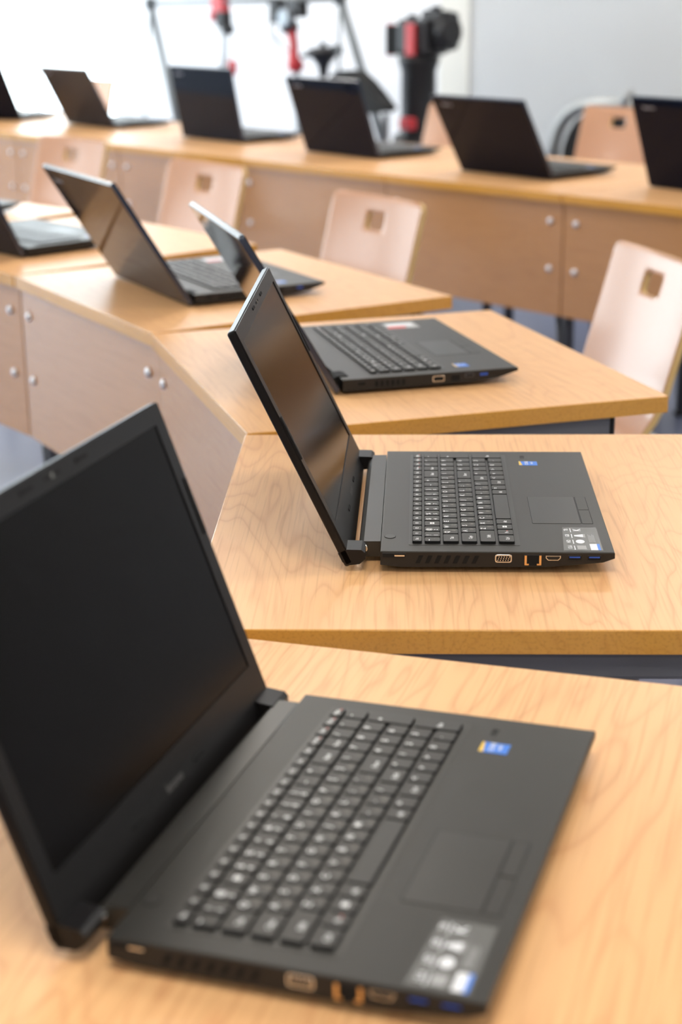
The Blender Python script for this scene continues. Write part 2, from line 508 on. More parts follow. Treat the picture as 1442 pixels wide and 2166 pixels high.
# ------------------------------------------------------------------ desks
DW, DD = 0.714, 0.649
def make_desk_meshes(w, d, gap=0.0015):
    m = {}
    bm = bmesh.new()
    prism(bm, rrect(0, d, gap, w - gap, 0.003, 2), -0.025, 0.0, 0.0012, 2, mat=0, mat_side=1)
    m['top'] = mesh_from(bm, 'tabletop', [W_TOP, W_EDGE])
    bm = bmesh.new(); box(bm, 0.012, 0.030, gap, w - gap, -0.36, -0.0255, 0.0012, 1)
    m['panel'] = mesh_from(bm, 'modesty_panel', W_PANEL)
    bm = bmesh.new(); lathe(bm, [(0.0095, 0), (0.0095, 0.003), (0.0082, 0.0055), (0.005, 0.0075), (0.001, 0.0082)], 14)
    m['bolt'] = mesh_from(bm, 'bolt', BOLT)
    return m
desk_cache = {}
rail_m = boxmesh('side_rail', RAILM, 0.05, 0.56, -0.015, 0.015, -0.057, -0.0255, 0.004, 2)
cap_m = boxmesh('end_cap', CAPM, 0.56, 0.568, -0.016, 0.016, -0.058, -0.0257, 0.003, 1)
leg_m = tubemesh('leg', STEEL, [(0, 0, -0.057), (0, 0, -TZ + 0.012)], 0.017, 12)
brace_m = tubemesh('brace', STEEL, [(0.085, 0.075, -0.30), (0.085, 0.034, -TZ + 0.05)], 0.011, 10)
pad_m = (lambda bm: (lathe(bm, [(.022, -TZ), (.022, -TZ + .008), (.018, -TZ + .013)], 14), mesh_from(bm, 'foot_pad', CAPM))[1])(bmesh.new())

def desk(name, x, y, adeg, label, group, w=DW, d=DD, rails=True):
    key = (round(w, 3), round(d, 3))
    if key not in desk_cache: desk_cache[key] = make_desk_meshes(w, d)
    m = desk_cache[key]
    t = empty(name, (x, y, TZ), R(adeg))
    tag(t, label, 'desk', group)
    link('tabletop', m['top'], t)
    pn = link('modesty_panel', m['panel'], t)
    for yy in (0.048, w - 0.048):
        for zz in (-0.082, -0.222):
            link('bolt', m['bolt'], pn, (0.012, yy, zz), (0, R(-90), 0))
    for yy, xs in ((0.028, (0.085, 0.53)), (w - 0.075, (0.085, 0.53))):
        rl = link('side_rail', rail_m, t, (0, yy, 0))
        link('end_cap', cap_m, rl)
        for xx in xs:
            lg = link('leg', leg_m, t, (xx, yy, 0))
            link('foot_pad', pad_m, lg)
    link('brace', brace_m, t)
    return t

gi = 'inner curve of desks'
t0a = -17.0
c1 = Vector((-0.1546, 1.4676))
s0 = Vector((-math.sin(R(t0a)), math.cos(R(t0a))))
o0 = c1 - s0 * (DW + 0.001)
desk('school_desk', o0.x, o0.y, t0a, 'nearest wooden desk, carrying the big blurred laptop at the bottom', gi)
desk('school_desk', -0.15458, 1.46757, -1.85, 'wooden desk under the sharply focused laptop', gi)
desk('school_desk', -0.1282, 2.1835, 16.87, 'wooden desk under the laptop with the red and white palm sticker', gi)
desk('school_desk', -0.3335, 2.8700, 30.45, 'wooden desk under the laptop with the brownish lid seen from behind', gi)
p3 = Vector((-0.3335, 2.87)) + Vector((-math.sin(R(30.45)), math.cos(R(30.45)))) * (DW + 0.001)
desk('school_desk', p3.x, p3.y, 39.0, 'wooden desk at the left edge under the laptop cut by the frame', gi)
p4 = p3 + Vector((-math.sin(R(39)), math.cos(R(39)))) * (DW + 0.001)
desk('school_desk', p4.x, p4.y, 46.0, 'furthest wooden desk of the inner curve, mostly outside the left edge', gi)

go = 'outer row of desks'
S0 = Vector((0.646, 4.768)); OW = 0.742
dirs = [132.2] * 6
S = [S0]
for a in dirs:
    S.append(S[-1] + Vector((math.cos(R(a)), math.sin(R(a)))) * (OW + 0.001))
Sm = S0 - Vector((math.cos(R(132.2)), math.sin(R(132.2)))) * (OW + 0.001)
olabels = ['far-row desk with four silver bolts at its right end, beside the right-hand chair',
           'far-row desk in the middle, behind the chair back with bolts above it',
           'far-row desk behind the second chair back, under the laptop with mirrored figures',
           'far-row desk behind the small left chair back',
           'far-row desk near the left edge under the second laptop from the left',
           'furthest far-row desk, just a sliver at the left edge']
desk('school_desk', Sm.x, Sm.y, 42.2, 'far-row desk at the right edge under the cut-off dark laptop', go, OW, 0.78)
for i, a in enumerate(dirs):
    desk('school_desk', S[i].x, S[i].y, a - 90, olabels[i], go, OW, 0.78)

# ------------------------------------------------------------------ keyboards
# rows from the hinge to the front; (legend, width in units, secondary legend)
U = 0.0182
KROWS = [
 [('Esc',1,''),('F1',.9,''),('F2',.9,''),('F3',.9,''),('F4',.9,''),('F5',.9,''),('F6',.9,''),('F7',.9,''),('F8',.9,''),('F9',.9,''),('F10',.9,''),('F11',.9,''),('F12',.9,''),
  ('Ins',.95,''),('Del',.95,''),('Home',.95,'r'),('End',.95,'r'),('PgUp',.95,'r'),('PgDn',.95,'r')],
 [('~',.85,'`')]+[(b,1,a) for a,b in zip('1234567890-=','!@#$%^&*()_+')]+[('Back',1.6,''),('Num',.97,''),('/',.97,''),('*',.97,''),('-',.97,'')],
 [('Tab',1.4,'')]+[(c,1,q) for c,q in zip('QWERTYUIOP[]','ЙЦУКЕНГШЩЗХЪ')]+[('\\',1.05,'|'),('7',.97,''),('8',.97,''),('9',.97,''),('+',.97,'T')],
 [('Caps',1.65,'')]+[(c,1,q) for c,q in zip("ASDFGHJKL;'",'ФЫВАПРОЛДЖЭ')]+[('Enter',1.8,''),('4',.97,''),('5',.97,''),('6',.97,'')],
 [('Shift',2.1,'')]+[(c,1,q) for c,q in zip('ZXCVBNM,./','ЯЧСМИТЬБЮ.')]+[('Shift',1.35,''),('^',1.0,''),('1',.97,''),('2',.97,''),('3',.97,''),('Ent',.97,'T')],
 [('Ctrl',1.3,''),('Fn',1,'r'),('#',1,''),('Alt',1,''),('',5.0,''),('Alt',1,''),('=',1,''),('Ctrl',1.25,''),('<',1,''),('v',1,''),('>',.97,''),('0',.97,''),('.',.97,'')],
]
def key_rects(d0, w0, w1, sc=1.0):
    """Rectangles (d0,d1,y0,y1) for every key; the keyboard spans y from w0 to w1."""
    starts = [0.0337, 0.0467, 0.0665, 0.0864, 0.1062, 0.1258]
    ends = [0.0436, 0.0634, 0.0830, 0.1026, 0.1224, 0.1424]
    out = []
    pad = 0.0736                       # width kept for the number pad block on the right
    for ri, row in enumerate(KROWS):
        npad = {0: 4, 1: 4, 2: 4, 3: 3, 4: 4, 5: 3}[ri]
        main, num = row[:-npad], row[-npad:]
        tot = sum(k[1] for k in main)
        span = (w1 - w0) - pad
        if ri == 4: span = (w1 - w0) - pad
        x = w0
        for k in main:
            wk = k[1] / tot * span
            out.append((k, d0 + (starts[ri] - .0337) * sc, d0 + (ends[ri] - .0337) * sc, x + .0012, x + wk - .0012)); x += wk
        cols = 4
        cw = pad / cols
        j = 0
        for k in num:
            wk = cw
            a0, a1 = starts[ri], ends[ri]
            if k[2] == 'T': a1 = ends[ri + 1]
            out.append((k, d0 + (a0 - .0337) * sc, d0 + (a1 - .0337) * sc, x + .0012, x + wk - .0012)); x += wk
    return out

_key_mesh = {}
def key_mesh(k, dl, wl, legends=True):
    key = (k, round(dl, 4), round(wl, 4), legends)
    if key in _key_mesh: return _key_mesh[key]
    bm = bmesh.new()
    prism(bm, rrect(-dl / 2, dl / 2, -wl / 2, wl / 2, 0.0016, 2), -0.0012, 0.0013, 0.0004, 1, mat=0, mat_side=1)
    prism(bm, rrect(-dl / 2 - .0002, dl / 2 + .0004, -wl / 2 - .0007, wl / 2 + .0003, 0.0018, 2), -0.0016, -0.0011, 0, 1, mat=1)  # black skirt plate, painted stand-in for the shadow around the key
    bmesh.ops.recalc_face_normals(bm, faces=bm.faces[:])
    if legends and k[0]:
        z = 0.00137
        s, sec = k[0], k[2]
        ex, ey = (0, 1, 0), (-1, 0, 0)
        if s == '#':
            for a in (-1, 1):
                for b in (-1, 1):
                    cx, cy = a * 0.0013, b * 0.0015
                    vs = [bm.verts.new((cx + p * .0011, cy + q * .0013, z)) for p, q in ((-1, -1), (1, -1), (1, 1), (-1, 1))]
                    bm.faces.new(vs).material_index = 2
        elif len(s) > 1:
            small = dl < 0.012
            put_text(bm, s, (0.0 if small else 0.0015, -0.0008 if not small else -.001, z), ex, ey, 0.0054 if not small else 0.0048, 2, 0.9)
            if sec == 'r':
                vs = [bm.verts.new((p, q, z)) for p, q in ((.0012, .0030), (.0026, .0030), (.0026, .0055), (.0012, .0055))]
                bm.faces.new(vs).material_index = 3
        else:
            put_text(bm, s, (-dl * .22, -wl * .22 if wl < .02 else 0, z), ex, ey, 0.0074, 2)
            if sec and sec != 'T':
                put_text(bm, sec, (dl * .24, wl * .16 if not sec.isdigit() else -wl * .22, z), ex, ey, 0.0062, 4 if not sec.isdigit() else 2)
        if dl < 0.012 and len(s) > 1 and s[0] == 'F':
            pass
    me = bake_mesh(bm, 'key', [KEY, KEYSIDE, LEGEND, LEGEND2, LEGEND3])
    _key_mesh[key] = me
    return me

# ------------------------------------------------------------------ laptops
def deck_part(name, bmf, mats, parent):
    bm = bmesh.new(); bmf(bm)
    return link(name, mesh_from(bm, name, mats), parent)

def flat(bm, pts, z, mat=0):
    f = bm.faces.new([bm.verts.new((x, y, z)) for x, y in pts]); f.material_index = mat
    if f.normal.z < 0: f.normal_flip()

def thin(bm, x0, x1, y0, y1, z0, t, mat=0, r=0.0):
    if r > 0: prism(bm, rrect(x0, x1, y0, y1, r, 3), z0, z0 + t, 0, 1, mat)
    else: box(bm, x0, x1, y0, y1, z0, z0 + t, 0, 1, mat)

LCACHE = {}
def cached(key, fn):
    if key not in LCACHE: LCACHE[key] = fn()
    return LCACHE[key]

def base_mesh(W, D, model):
    """Wedge-shaped base: flat deck, chamfered front underside, inset lower tray."""
    bm = bmesh.new()
    zt = 0.024
    if model == 1:
        prof = [(0.0, 0.009), (0.0, zt), (D, zt), (D, 0.0175), (D - 0.012, 0.0130), (D - 0.07, 0.0075), (0.02, 0.0065)]
    else:
        prof = [(0.0, 0.006), (0.0, zt), (D, zt), (D, 0.0190), (D - 0.035, 0.0095), (D - 0.07, 0.0060)]
    ch = 0.0035
    def ring(y, sx):
        return [bm.verts.new((x + (sx if z < 0.02 and x > D * .5 else 0), y, z + (0.002 if (sx and z < 0.01) else 0))) for x, z in prof]
    rings = [ring(ch * .0, 0), ring(W, 0)]
    n = len(prof)
    for a, b in zip(rings, rings[1:]):
        for i in range(n):
            j = (i + 1) % n
            f = bm.faces.new((a[i], a[j], b[j], b[i])); f.material_index = 0 if i == 1 else 1
    bm.faces.new(rings[0][::-1]).material_index = 1
    bm.faces.new(rings[1]).material_index = 1
    bm.edges.ensure_lookup_table()
    es = [e for e in bm.edges if e.verts[0].co.z > zt - 1e-5 and e.verts[1].co.z > zt - 1e-5]
    bmesh.ops.bevel(bm, geom=es, offset=0.0012, segments=2, profile=0.6, affect='EDGES')
    ve = [e for e in bm.edges if abs(e.verts[0].co.x - D) < 0.0015 and abs(e.verts[1].co.x - D) < 0.0015 and abs(e.verts[0].co.y - e.verts[1].co.y) < 1e-5 and abs(e.verts[0].co.z - e.verts[1].co.z) > 0.003]
    # lower tray and feet
    box(bm, 0.018, D - 0.075, 0.018, W - 0.018, 0.0022, 0.008, 0.0015, 1, 1)
    for fx in (0.03, D - 0.11):
        for fy in (0.04, W - 0.04):
            box(bm, fx, fx + 0.018, fy - 0.014, fy + 0.014, 0.0, 0.0026, 0, 1, 1)
    return mesh_from(bm, 'base', [PLASTIC, SIDE])

def cut_keywell(W, kx0, kx1, ky0, ky1):
    bm = bmesh.new()
    prism(bm, rrect(kx0, kx1, ky0, ky1, 0.003, 3), 0.0236, 0.02425, 0, 1)
    return mesh_from(bm, 'keyboard', [PLASTIC2])

def build_laptop(name, x, y, yaw, lean, model, label, group, keys='full', logo_back=True):
    if model == 1: W, D, LL, hd, hz = 0.384, 0.2456, 0.2765, -0.030, 0.010
    else: W, D, LL, hd, hz = 0.4075, 0.281, 0.277, -0.006, 0.010
    t = empty(name, (x, y, TZ + 0.0002), yaw)
    tag(t, label, 'laptop', group)
    zt = 0.024
    M = lambda k: (model, k)
    link('base', cached(M('base'), lambda: base_mesh(W, D, model)), t)
    base = t.children[0]
    ks = W / 0.384
    kx0, ky0, ky1 = (0.0337, 0.0245, 0.3625) if model == 1 else (0.052, 0.027, 0.385)
    # --- keyboard
    kb = link('keyboard', cached(M('kw'), lambda: cut_keywell(W, kx0 - .004, kx0 + .1145 * (1.04 if model == 2 else 1) , ky0 - .0045, ky1 + .0045)), t)
    rects = key_rects(kx0, ky0, ky1, 1.0 if model == 1 else 1.04)
    if keys == 'full':
        for k, a0, a1, b0, b1 in rects:
            link('key', key_mesh(k, a1 - a0, b1 - b0), kb, ((a0 + a1) / 2, (b0 + b1) / 2, 0.02555))
    else:
        def joined():
            bm = bmesh.new()
            for k, a0, a1, b0, b1 in rects:
                box(bm, a0, a1, b0, b1, 0.0243, 0.0266)
            return mesh_from(bm, 'key_block', [KEY])
        kk = link('key_block', cached(M('joined'), joined), kb)
        kk['kind'] = 'stuff'
    # --- touchpad with two buttons
    def groove(bm, x0, x1, y0, y1, zlift=0.0):
        prism(bm, rrect(x0, x1, y0, y1, 0.0015, 2), zt - .001, zt + .00012 + zlift, 0, 1, 1)
        prism(bm, rrect(x0 + .0006, x1 - .0006, y0 + .0006, y1 - .0006, 0.0012, 2), zt, zt + .00030 + zlift, 0.0001, 1, 0)
    tx0, tx1, tx2 = (0.1655, 0.2195, 0.2325) if model == 1 else (0.186, 0.244, 0.262)
    ty0, ty1 = (0.0945, 0.193) if model == 1 else (0.115, 0.222)
    tp = link('touchpad', cached(M('tp'), lambda: (lambda bm: (groove(bm, tx0, tx1, ty0, ty1), mesh_from(bm, 'touchpad', [PLASTIC2, KEYSIDE]))[1])(bmesh.new())), t)
    for q in (0, 1):
        ym = (ty0 + ty1) / 2
        link('touchpad_button', cached(M('tb%d' % q), lambda: (lambda bm: (groove(bm, tx1 + .0005, tx2, (ty0, ym + .0002)[q], (ym - .0002, ty1)[q]), mesh_from(bm, 'touchpad_button', [PLASTIC, KEYSIDE]))[1])(bmesh.new())), tp)
    # --- stickers and print on the palm rest
    def intel(bm):
        if model == 1: x0, x1, y0, y1 = 0.164, 0.1865, 0.3215, 0.3385
        else: x0, x1, y0, y1 = 0.190, 0.212, 0.030, 0.052
        thin(bm, x0, x1, y0, y1, zt, .00025, 0)
        flat(bm, [(x0, y0), (x0 + .004, y0), (x0 + .002, y1), (x0, y1)], zt + .00032, 1)
        put_text(bm, 'intel', (x0 + .0155, (y0 + y1) / 2 + .001, zt + .00034), (0, 1, 0), (-1, 0, 0), .0050, 2)
        put_text(bm, 'CORE', (x0 + .0095, (y0 + y1) / 2 + .001, zt + .00034), (0, 1, 0), (-1, 0, 0), .0058, 2)
    bm = bmesh.new(); intel(bm)
    link('blue_sticker', cached(M('intel'), lambda: bake_mesh(bm, 'blue_sticker', [STICK_B, STICK_Y, STICK_W])), t)
    if model == 1:
        def spec(bm):
            prism(bm, [(0.193, 0.006), (0.234, 0.006), (0.234, 0.082), (0.197, 0.082)], zt, zt + .0002, 0, 1, 0)
            z = zt + .0003
            for i, y0 in enumerate((0.008, 0.027, 0.046, 0.065)):      # four pictograms with captions
                put_text(bm, ['15.6', 'HD', 'GB', 'TB'][i], (0.2005, y0 + .008, z), (0, 1, 0), (-1, 0, 0), .0062, 1)
                flat(bm, [(0.2045, y0), (0.2055, y0), (0.2055, y0 + .013), (0.2045, y0 + .013)], z, 1)
                n = 12
                cx, cy, r = 0.2125, y0 + .0075, .0048
                if i == 1: flat(bm, [(cx + r * math.cos(2 * math.pi * k / n), cy + 1.3 * r * math.sin(2 * math.pi * k / n)) for k in range(n)], z, 1)
                elif i == 0: flat(bm, [(cx - r, cy - .006), (cx + r, cy - .006), (cx + r, cy + .006), (cx - r, cy + .006)], z, 2)
                elif i == 2:
                    flat(bm, [(cx - r, cy - .002), (cx + r, cy - .005), (cx + r, cy + .005), (cx - r, cy + .002)], z, 1)
                    flat(bm, [(cx + r + .0004, cy - .0055), (cx + r + .002, cy - .0055), (cx + r + .002, cy + .0055), (cx + r + .0004, cy + .0055)], z, 2)
                else:
                    put_text(bm, 'K', (cx, cy, z), (0, 1, 0), (-1, 0, 0), .012, 1)
            for k in range(5):
                flat(bm, [(0.2222 + k * .0014, .032), (0.2228 + k * .0014, .032), (0.2228 + k * .0014, .058 - .002 * (k % 3)), (0.2222 + k * .0014, .058 - .002 * (k % 3))], z, 2)
            flat(bm, [(0.2215, .007), (0.2290, .007), (0.2290, .027), (0.2215, .027)], z, 1)
            flat(bm, [(0.2290, .007), (0.2320, .007), (0.2320, .027), (0.2290, .027)], z, 3)
        bm = bmesh.new(); spec(bm)
        link('feature_sticker', cached(M('spec'), lambda: bake_mesh(bm, 'feature_sticker', [STICK_G, STICK_W, STICK_GR, STICK_B])), t)
        def icon(bm):
            for k in range(3):
                flat(bm, [(0.167 + k * .0018, 0.351), (0.1677 + k * .0018, 0.351), (0.1677 + k * .0018, 0.3605), (0.167 + k * .0018, 0.3605)], zt + .0003, 0)
            flat(bm, [(0.167, 0.3605), (0.1722, 0.3605), (0.1722, 0.3622), (0.167, 0.3622)], zt + .0003, 0)
        bm = bmesh.new(); icon(bm)
        link('printed_icon', cached(M('icon'), lambda: bake_mesh(bm, 'printed_icon', [RUBBER])), t)
        # power button and hinge cover
        def pb(bm):
            n = 24
            for r, z, mt in ((0.0063, zt + .0002, 1), (0.0057, zt + .0005, 0)):
                prism(bm, [(0.0095 + r * math.cos(2 * math.pi * k / n), 0.048 + 1.12 * r * math.sin(2 * math.pi * k / n)) for k in range(n)], zt - .001, z, 0, 1, mt)
        bm = bmesh.new(); pb(bm)
        link('power_button', cached(M('pb'), lambda: mesh_from(bm, 'power_button', [PLASTIC2, KEYSIDE])), t)
        def hc(bm):
            prof = [(-0.0005, 0.006), (-0.0005, 0.0234), (-0.0185, 0.0232), (-0.0225, 0.0205), (-0.0245, 0.013), (-0.021, 0.006)]
            a = [bm.verts.new((px, 0.034, pz)) for px, pz in prof]; b = [bm.verts.new((px, 0.368, pz)) for px, pz in prof]
            for i in range(len(prof)):
                bm.faces.new((a[i], a[(i + 1) % len(prof)], b[(i + 1) % len(prof)], b[i]))
            bm.faces.new(a); bm.faces.new(b)
        bm = bmesh.new(); hc(bm)
        link('hinge_cover', cached(M('hc'), lambda: mesh_from(bm, 'hinge_cover', [PLASTIC2])), t)
        for y0, y1 in ((0.026, 0.036), (0.366, 0.376)):  # small chrome cylinders added to imitate a bright glint at the hinge
            link('glint_pin', cached(M('pin%.3f' % y0), lambda: tubemesh('glint_pin', CHROME, [(-0.0185, y0, .0175), (-0.0185, y1, .0175)], .0042, 12)), t)
    else:
        def red(bm):
            x0, x1, y0, y1 = 0.175, 0.232, 0.338, 0.384
            thin(bm, x0, x1, y0, y1, zt, .00025, 1)
            flat(bm, [(x0 + .001, y0 + .001), (x1 - .024, y0 + .001), (x1 - .024, y1 - .030), (x0 + .001, y1 - .030)], zt + .00032, 0)
            flat(bm, [(x0 + .004, y1 - .026), (x1 - .006, y1 - .026), (x1 - .006, y1 - .005), (x0 + .004, y1 - .005)], zt + .00032, 2)
            for k in range(5):
                flat(bm, [(x1 - .020 + k * .003, y0 + .004), (x1 - .0187 + k * .003, y0 + .004), (x1 - .0187 + k * .003, y0 + .018), (x1 - .020 + k * .003, y0 + .018)], zt + .00034, 3)
        bm = bmesh.new(); red(bm)
        if keys == 'full':
            link('red_white_sticker', cached(M('red'), lambda: bake_mesh(bm, 'red_white_sticker', [STICK_R, STICK_GR, STICK_W, STICK_W])), t)
        for q, (y0, y1) in enumerate(((0.020, 0.055), (W - .055, W - .020))):
            def hinge(y0=y0, y1=y1):
                bm = bmesh.new()
                prof = [(-0.012, 0.010), (-0.012, 0.0215), (-0.004, 0.0252), (0.010, 0.0252), (0.016, 0.0238), (0.016, 0.010)]
                a = [bm.verts.new((px, y0, pz)) for px, pz in prof]; c = [bm.verts.new((px, y1, pz)) for px, pz in prof]
                for i in range(len(prof)):
                    bm.faces.new((a[i], a[(i + 1) % len(prof)], c[(i + 1) % len(prof)], c[i]))
                bm.faces.new(a); bm.faces.new(c)
                return mesh_from(bm, 'hinge', [RUBBER])
            link('hinge', cached(M('hinge%d' % q), hinge), t)
    # --- ports on the left side (facing the camera)
    def port(nm, x0, x1, z0, z1, rim, inner, r=0.0008, t_=0.0011, extra=None):
        bm = bmesh.new()
        f = lambda px, py, pz: (px, -pz, py)
        prism(bm, rrect(x0, x1, z0, z1, r, 3), -0.0005, 0.0005, 0.0002, 1, 0, f=f)
        prism(bm, rrect(x0 + t_, x1 - t_, z0 + t_, z1 - t_, max(r - t_ * .3, .0003), 3), -0.0005, 0.0007, 0, 1, 1, f=f)
        if extra: extra(bm)
        return link(nm, mesh_from(bm, nm, [rim, inner, GOLD, BLUEP, CHROME]), base)
    if keys == 'full':
        if model == 1:
            def pins(bm):
                for rr in range(3):
                    for k in range(5):
                        cx = .1235 + k * .0027 + rr * .0006; cz = .0150 + rr * .0019
                        box(bm, cx - .0005, cx + .0005, -.0011, -.0006, cz - .0005, cz + .0005, 0, 1, 4)
            port('power_port', .0020, .0270, .0170, .0222, SIDE, RUBBER, .0008, .0006, lambda bm: box(bm, .0150, .0255, -.0010, -.0005, .0186, .0202, 0, 1, 4))
            port('vga_port', .1205, .1382, .0122, .0212, CHROME, RUBBER, .0022, .0013, pins)
            def rj(bm):
                for xa in (.1515, .1668):
                    box(bm, xa, xa + .0022, -.0012, -.0004, .0105, .0205, 0, 1, 2)
                box(bm, .1515, .1560, -.0012, -.0004, .0098, .0114, 0, 1, 2); box(bm, .1645, .1690, -.0012, -.0004, .0098, .0114, 0, 1, 2)
            port('network_port', .1505, .1700, .0090, .0212, SIDE, RUBBER, .0008, .0006, rj)
            def hdmi_shape(bm):
                f = lambda px, py, pz: (px, -pz, py)
                prism(bm, [(.1760, .0152), (.1868, .0152), (.1892, .0178), (.1892, .0202), (.1736, .0202), (.1736, .0178)], -.0002, .0008, 0, 1, 4, f=f)
                prism(bm, [(.1765, .0160), (.1863, .0160), (.1884, .0181), (.1884, .0196), (.1744, .0196), (.1744, .0181)], -.0002, .0011, 0, 1, 1, f=f)
            port('hdmi_port', .1730, .1898, .0148, .0206, SIDE, SIDE, .0006, .0003, hdmi_shape)
            for xa in (.1968, .2172):
                port('usb_port', xa, xa + .0142, .0150, .0206, SIDE, RUBBER, .0006, .0006, lambda bm, xa=xa: (box(bm, xa + .0015, xa + .0127, -.0011, -.0006, .0182, .0196, 0, 1, 3), box(bm, xa + .001, xa + .0132, -.0009, -.0004, .0150, .0157, 0, 1, 0)))
            for k in range(7):                       # slanted vent slots
                bm = bmesh.new()
                f = lambda px, py, pz: (px, -pz, py)
                xa = .0370 + k * .0098
                prism(bm, [(xa, .0110), (xa + .0045, .0110), (xa + .0082, .0195), (xa + .0037, .0195)], -.0003, .0004, 0, 1, 0, f=f)
                link('vent_slot', mesh_from(bm, 'vent_slot', [RUBBER]), base)
        else:
            port('power_port', .022, .036, .0130, .0195, SIDE, RUBBER)
            for k in range(6):
                bm = bmesh.new(); f = lambda px, py, pz: (px, -pz, py)
                xa = .050 + k * .0085
                prism(bm, [(xa, .0100), (xa + .0055, .0100), (xa + .0055, .0190), (xa, .0190)], -.0003, .0004, 0, 1, 0, f=f)
                link('vent_slot', mesh_from(bm, 'vent_slot', [RUBBER]), base)
            port('vga_port', .142, .161, .0105, .0200, CHROME, RUBBER, .002, .0013)
            port('network_port', .171, .187, .0090, .0205, SIDE, RUBBER)
            port('hdmi_port', .194, .209, .0145, .0200, STEEL, RUBBER)
            port('usb_port', .2175, .232, .0145, .0205, SIDE, BLUEP)
    # --- lid (X = towards the user, Y = width, Z = up the lid)
    def lidm():
        bm = bmesh.new()
        f = lambda px, py, pz: (pz, px, py)
        th = 0.0085
        # outline in (y, s): prism along local X
        if model == 1:
            out = rrect(0, W, -0.0015, LL, 0.003, 4)
        else:
            out = rrect(0, W, -0.006, LL, 0.007, 4)
        prism(bm, out, 0.0, -th, 0.0028, 3, 0, 1, f=f)
        # raised bezel frame around the recessed screen
        b = (0.017, 0.0435, 0.0165) if model == 1 else (0.020, 0.040, 0.018)
        y0, y1, s0, s1 = b[0], W - b[0], b[1], LL - b[2]
        for q in ((0.0012, W - .0012, s1, LL - .0012), (0.0012, W - .0012, 0.001, s0), (0.0012, y0, s0, s1), (y1, W - .0012, s0, s1)):
            box(bm, 0.0, 0.0016, q[0], q[1], q[2], q[3], 0.0, 1, 2)
        return mesh_from(bm, 'lid', [LIDBACK if model == 2 else PLASTIC, LIDEDGE if model == 2 else BEZEL, BEZEL])
    ld = link('lid', cached(M('lid'), lidm), t, (hd, 0, hz), (0, -lean, 0))
    b = (0.017, 0.0435, 0.0165) if model == 1 else (0.020, 0.040, 0.018)
    link('screen', cached(M('scr'), lambda: boxmesh('screen', SCREEN, -0.0005, 0.0006, b[0], W - b[0], b[1], LL - b[2])), ld)
    if model == 1:
        for q, (y0, y1) in enumerate(((0.0, 0.031), (W - .031, W))):
            def arm(y0=y0, y1=y1):
                bm = bmesh.new()
                prof = [(-0.0085, 0.0055), (-0.002, -0.0010), (0.007, -0.0040), (0.0150, -0.0015), (0.0175, 0.005), (0.0155, 0.0095), (0.0016, 0.0165), (-0.0085, 0.0165)]
                a = [bm.verts.new((px, y0, pz)) for px, pz in prof]; c = [bm.verts.new((px, y1, pz)) for px, pz in prof]
                for i in range(len(prof)):
                    bm.faces.new((a[i], a[(i + 1) % len(prof)], c[(i + 1) % len(prof)], c[i]))
                bm.faces.new(a); bm.faces.new(c)
                return mesh_from(bm, 'hinge_arm', [BEZEL])
            link('hinge_arm', cached(M('arm%d' % q), arm), ld)
        bumps = [('w', W * .40, LL - .008), ('w', W * .62, LL - .008), ('w', W * .33, .022), ('w', W * .62, .022), ('s', W - .0075, LL * .58), ('s', .0028, LL * .45)]
        for q, (kk, yy, ss) in enumerate(bumps):
            def bump(kk=kk, yy=yy, ss=ss):
                bm = bmesh.new()
                if kk == 'w': prism(bm, rrect(yy - .009, yy + .009, ss - .0016, ss + .0016, .0014, 3), .001, .0026, .0003, 1, 0, f=lambda px, py, pz: (pz, px, py))
                else: box(bm, .001, .0028, yy, yy + .0047, ss, ss + LL * .18, .0004, 1, 0)
                return mesh_from(bm, 'rubber_bumper', [RUBBER])
            link('rubber_bumper', cached(M('bump%d' % q), bump), ld)
        def webc(bm):
            box(bm, .001, .0019, W * .5 - .012, W * .5 + .012, LL - .0095, LL - .0070, 0, 1, 0)
            n = 14
            prism(bm, [(W * .5 + .0021 * math.cos(2 * math.pi * k / n), LL - .0083 + .0021 * math.sin(2 * math.pi * k / n)) for k in range(n)], .001, .0022, 0, 1, 1, f=lambda px, py, pz: (pz, px, py))
        bm = bmesh.new(); webc(bm)
        link('webcam', cached(M('webc'), lambda: mesh_from(bm, 'webcam', [RUBBER, STICK_G])), ld)
    else:
        bm = bmesh.new()
        box(bm, .001, .0019, W * .5 - .012, W * .5 + .012, LL - .0105, LL - .0080, 0, 1, 0)
        link('webcam', cached(M('webc'), lambda: mesh_from(bm, 'webcam', [RUBBER])), ld)
        bm = bmesh.new()
        put_text(bm, 'lenovo', (-0.0087, W - .062, LL - .030), (0, -1, 0), (0, 0, 1), .0165, 0)
        link('back_logo', cached(M('blogo'), lambda: bake_mesh(bm, 'back_logo', [LOGO])), ld)
    bm = bmesh.new()
    put_text(bm, 'lenovo', (0.00175, W * .5, b[1] * .52), (0, 1, 0), (0, 0, 1), .0105, 0)
    link('front_logo', cached(M('flogo'), lambda: bake_mesh(bm, 'front_logo', [LOGO2])), ld)
    return t

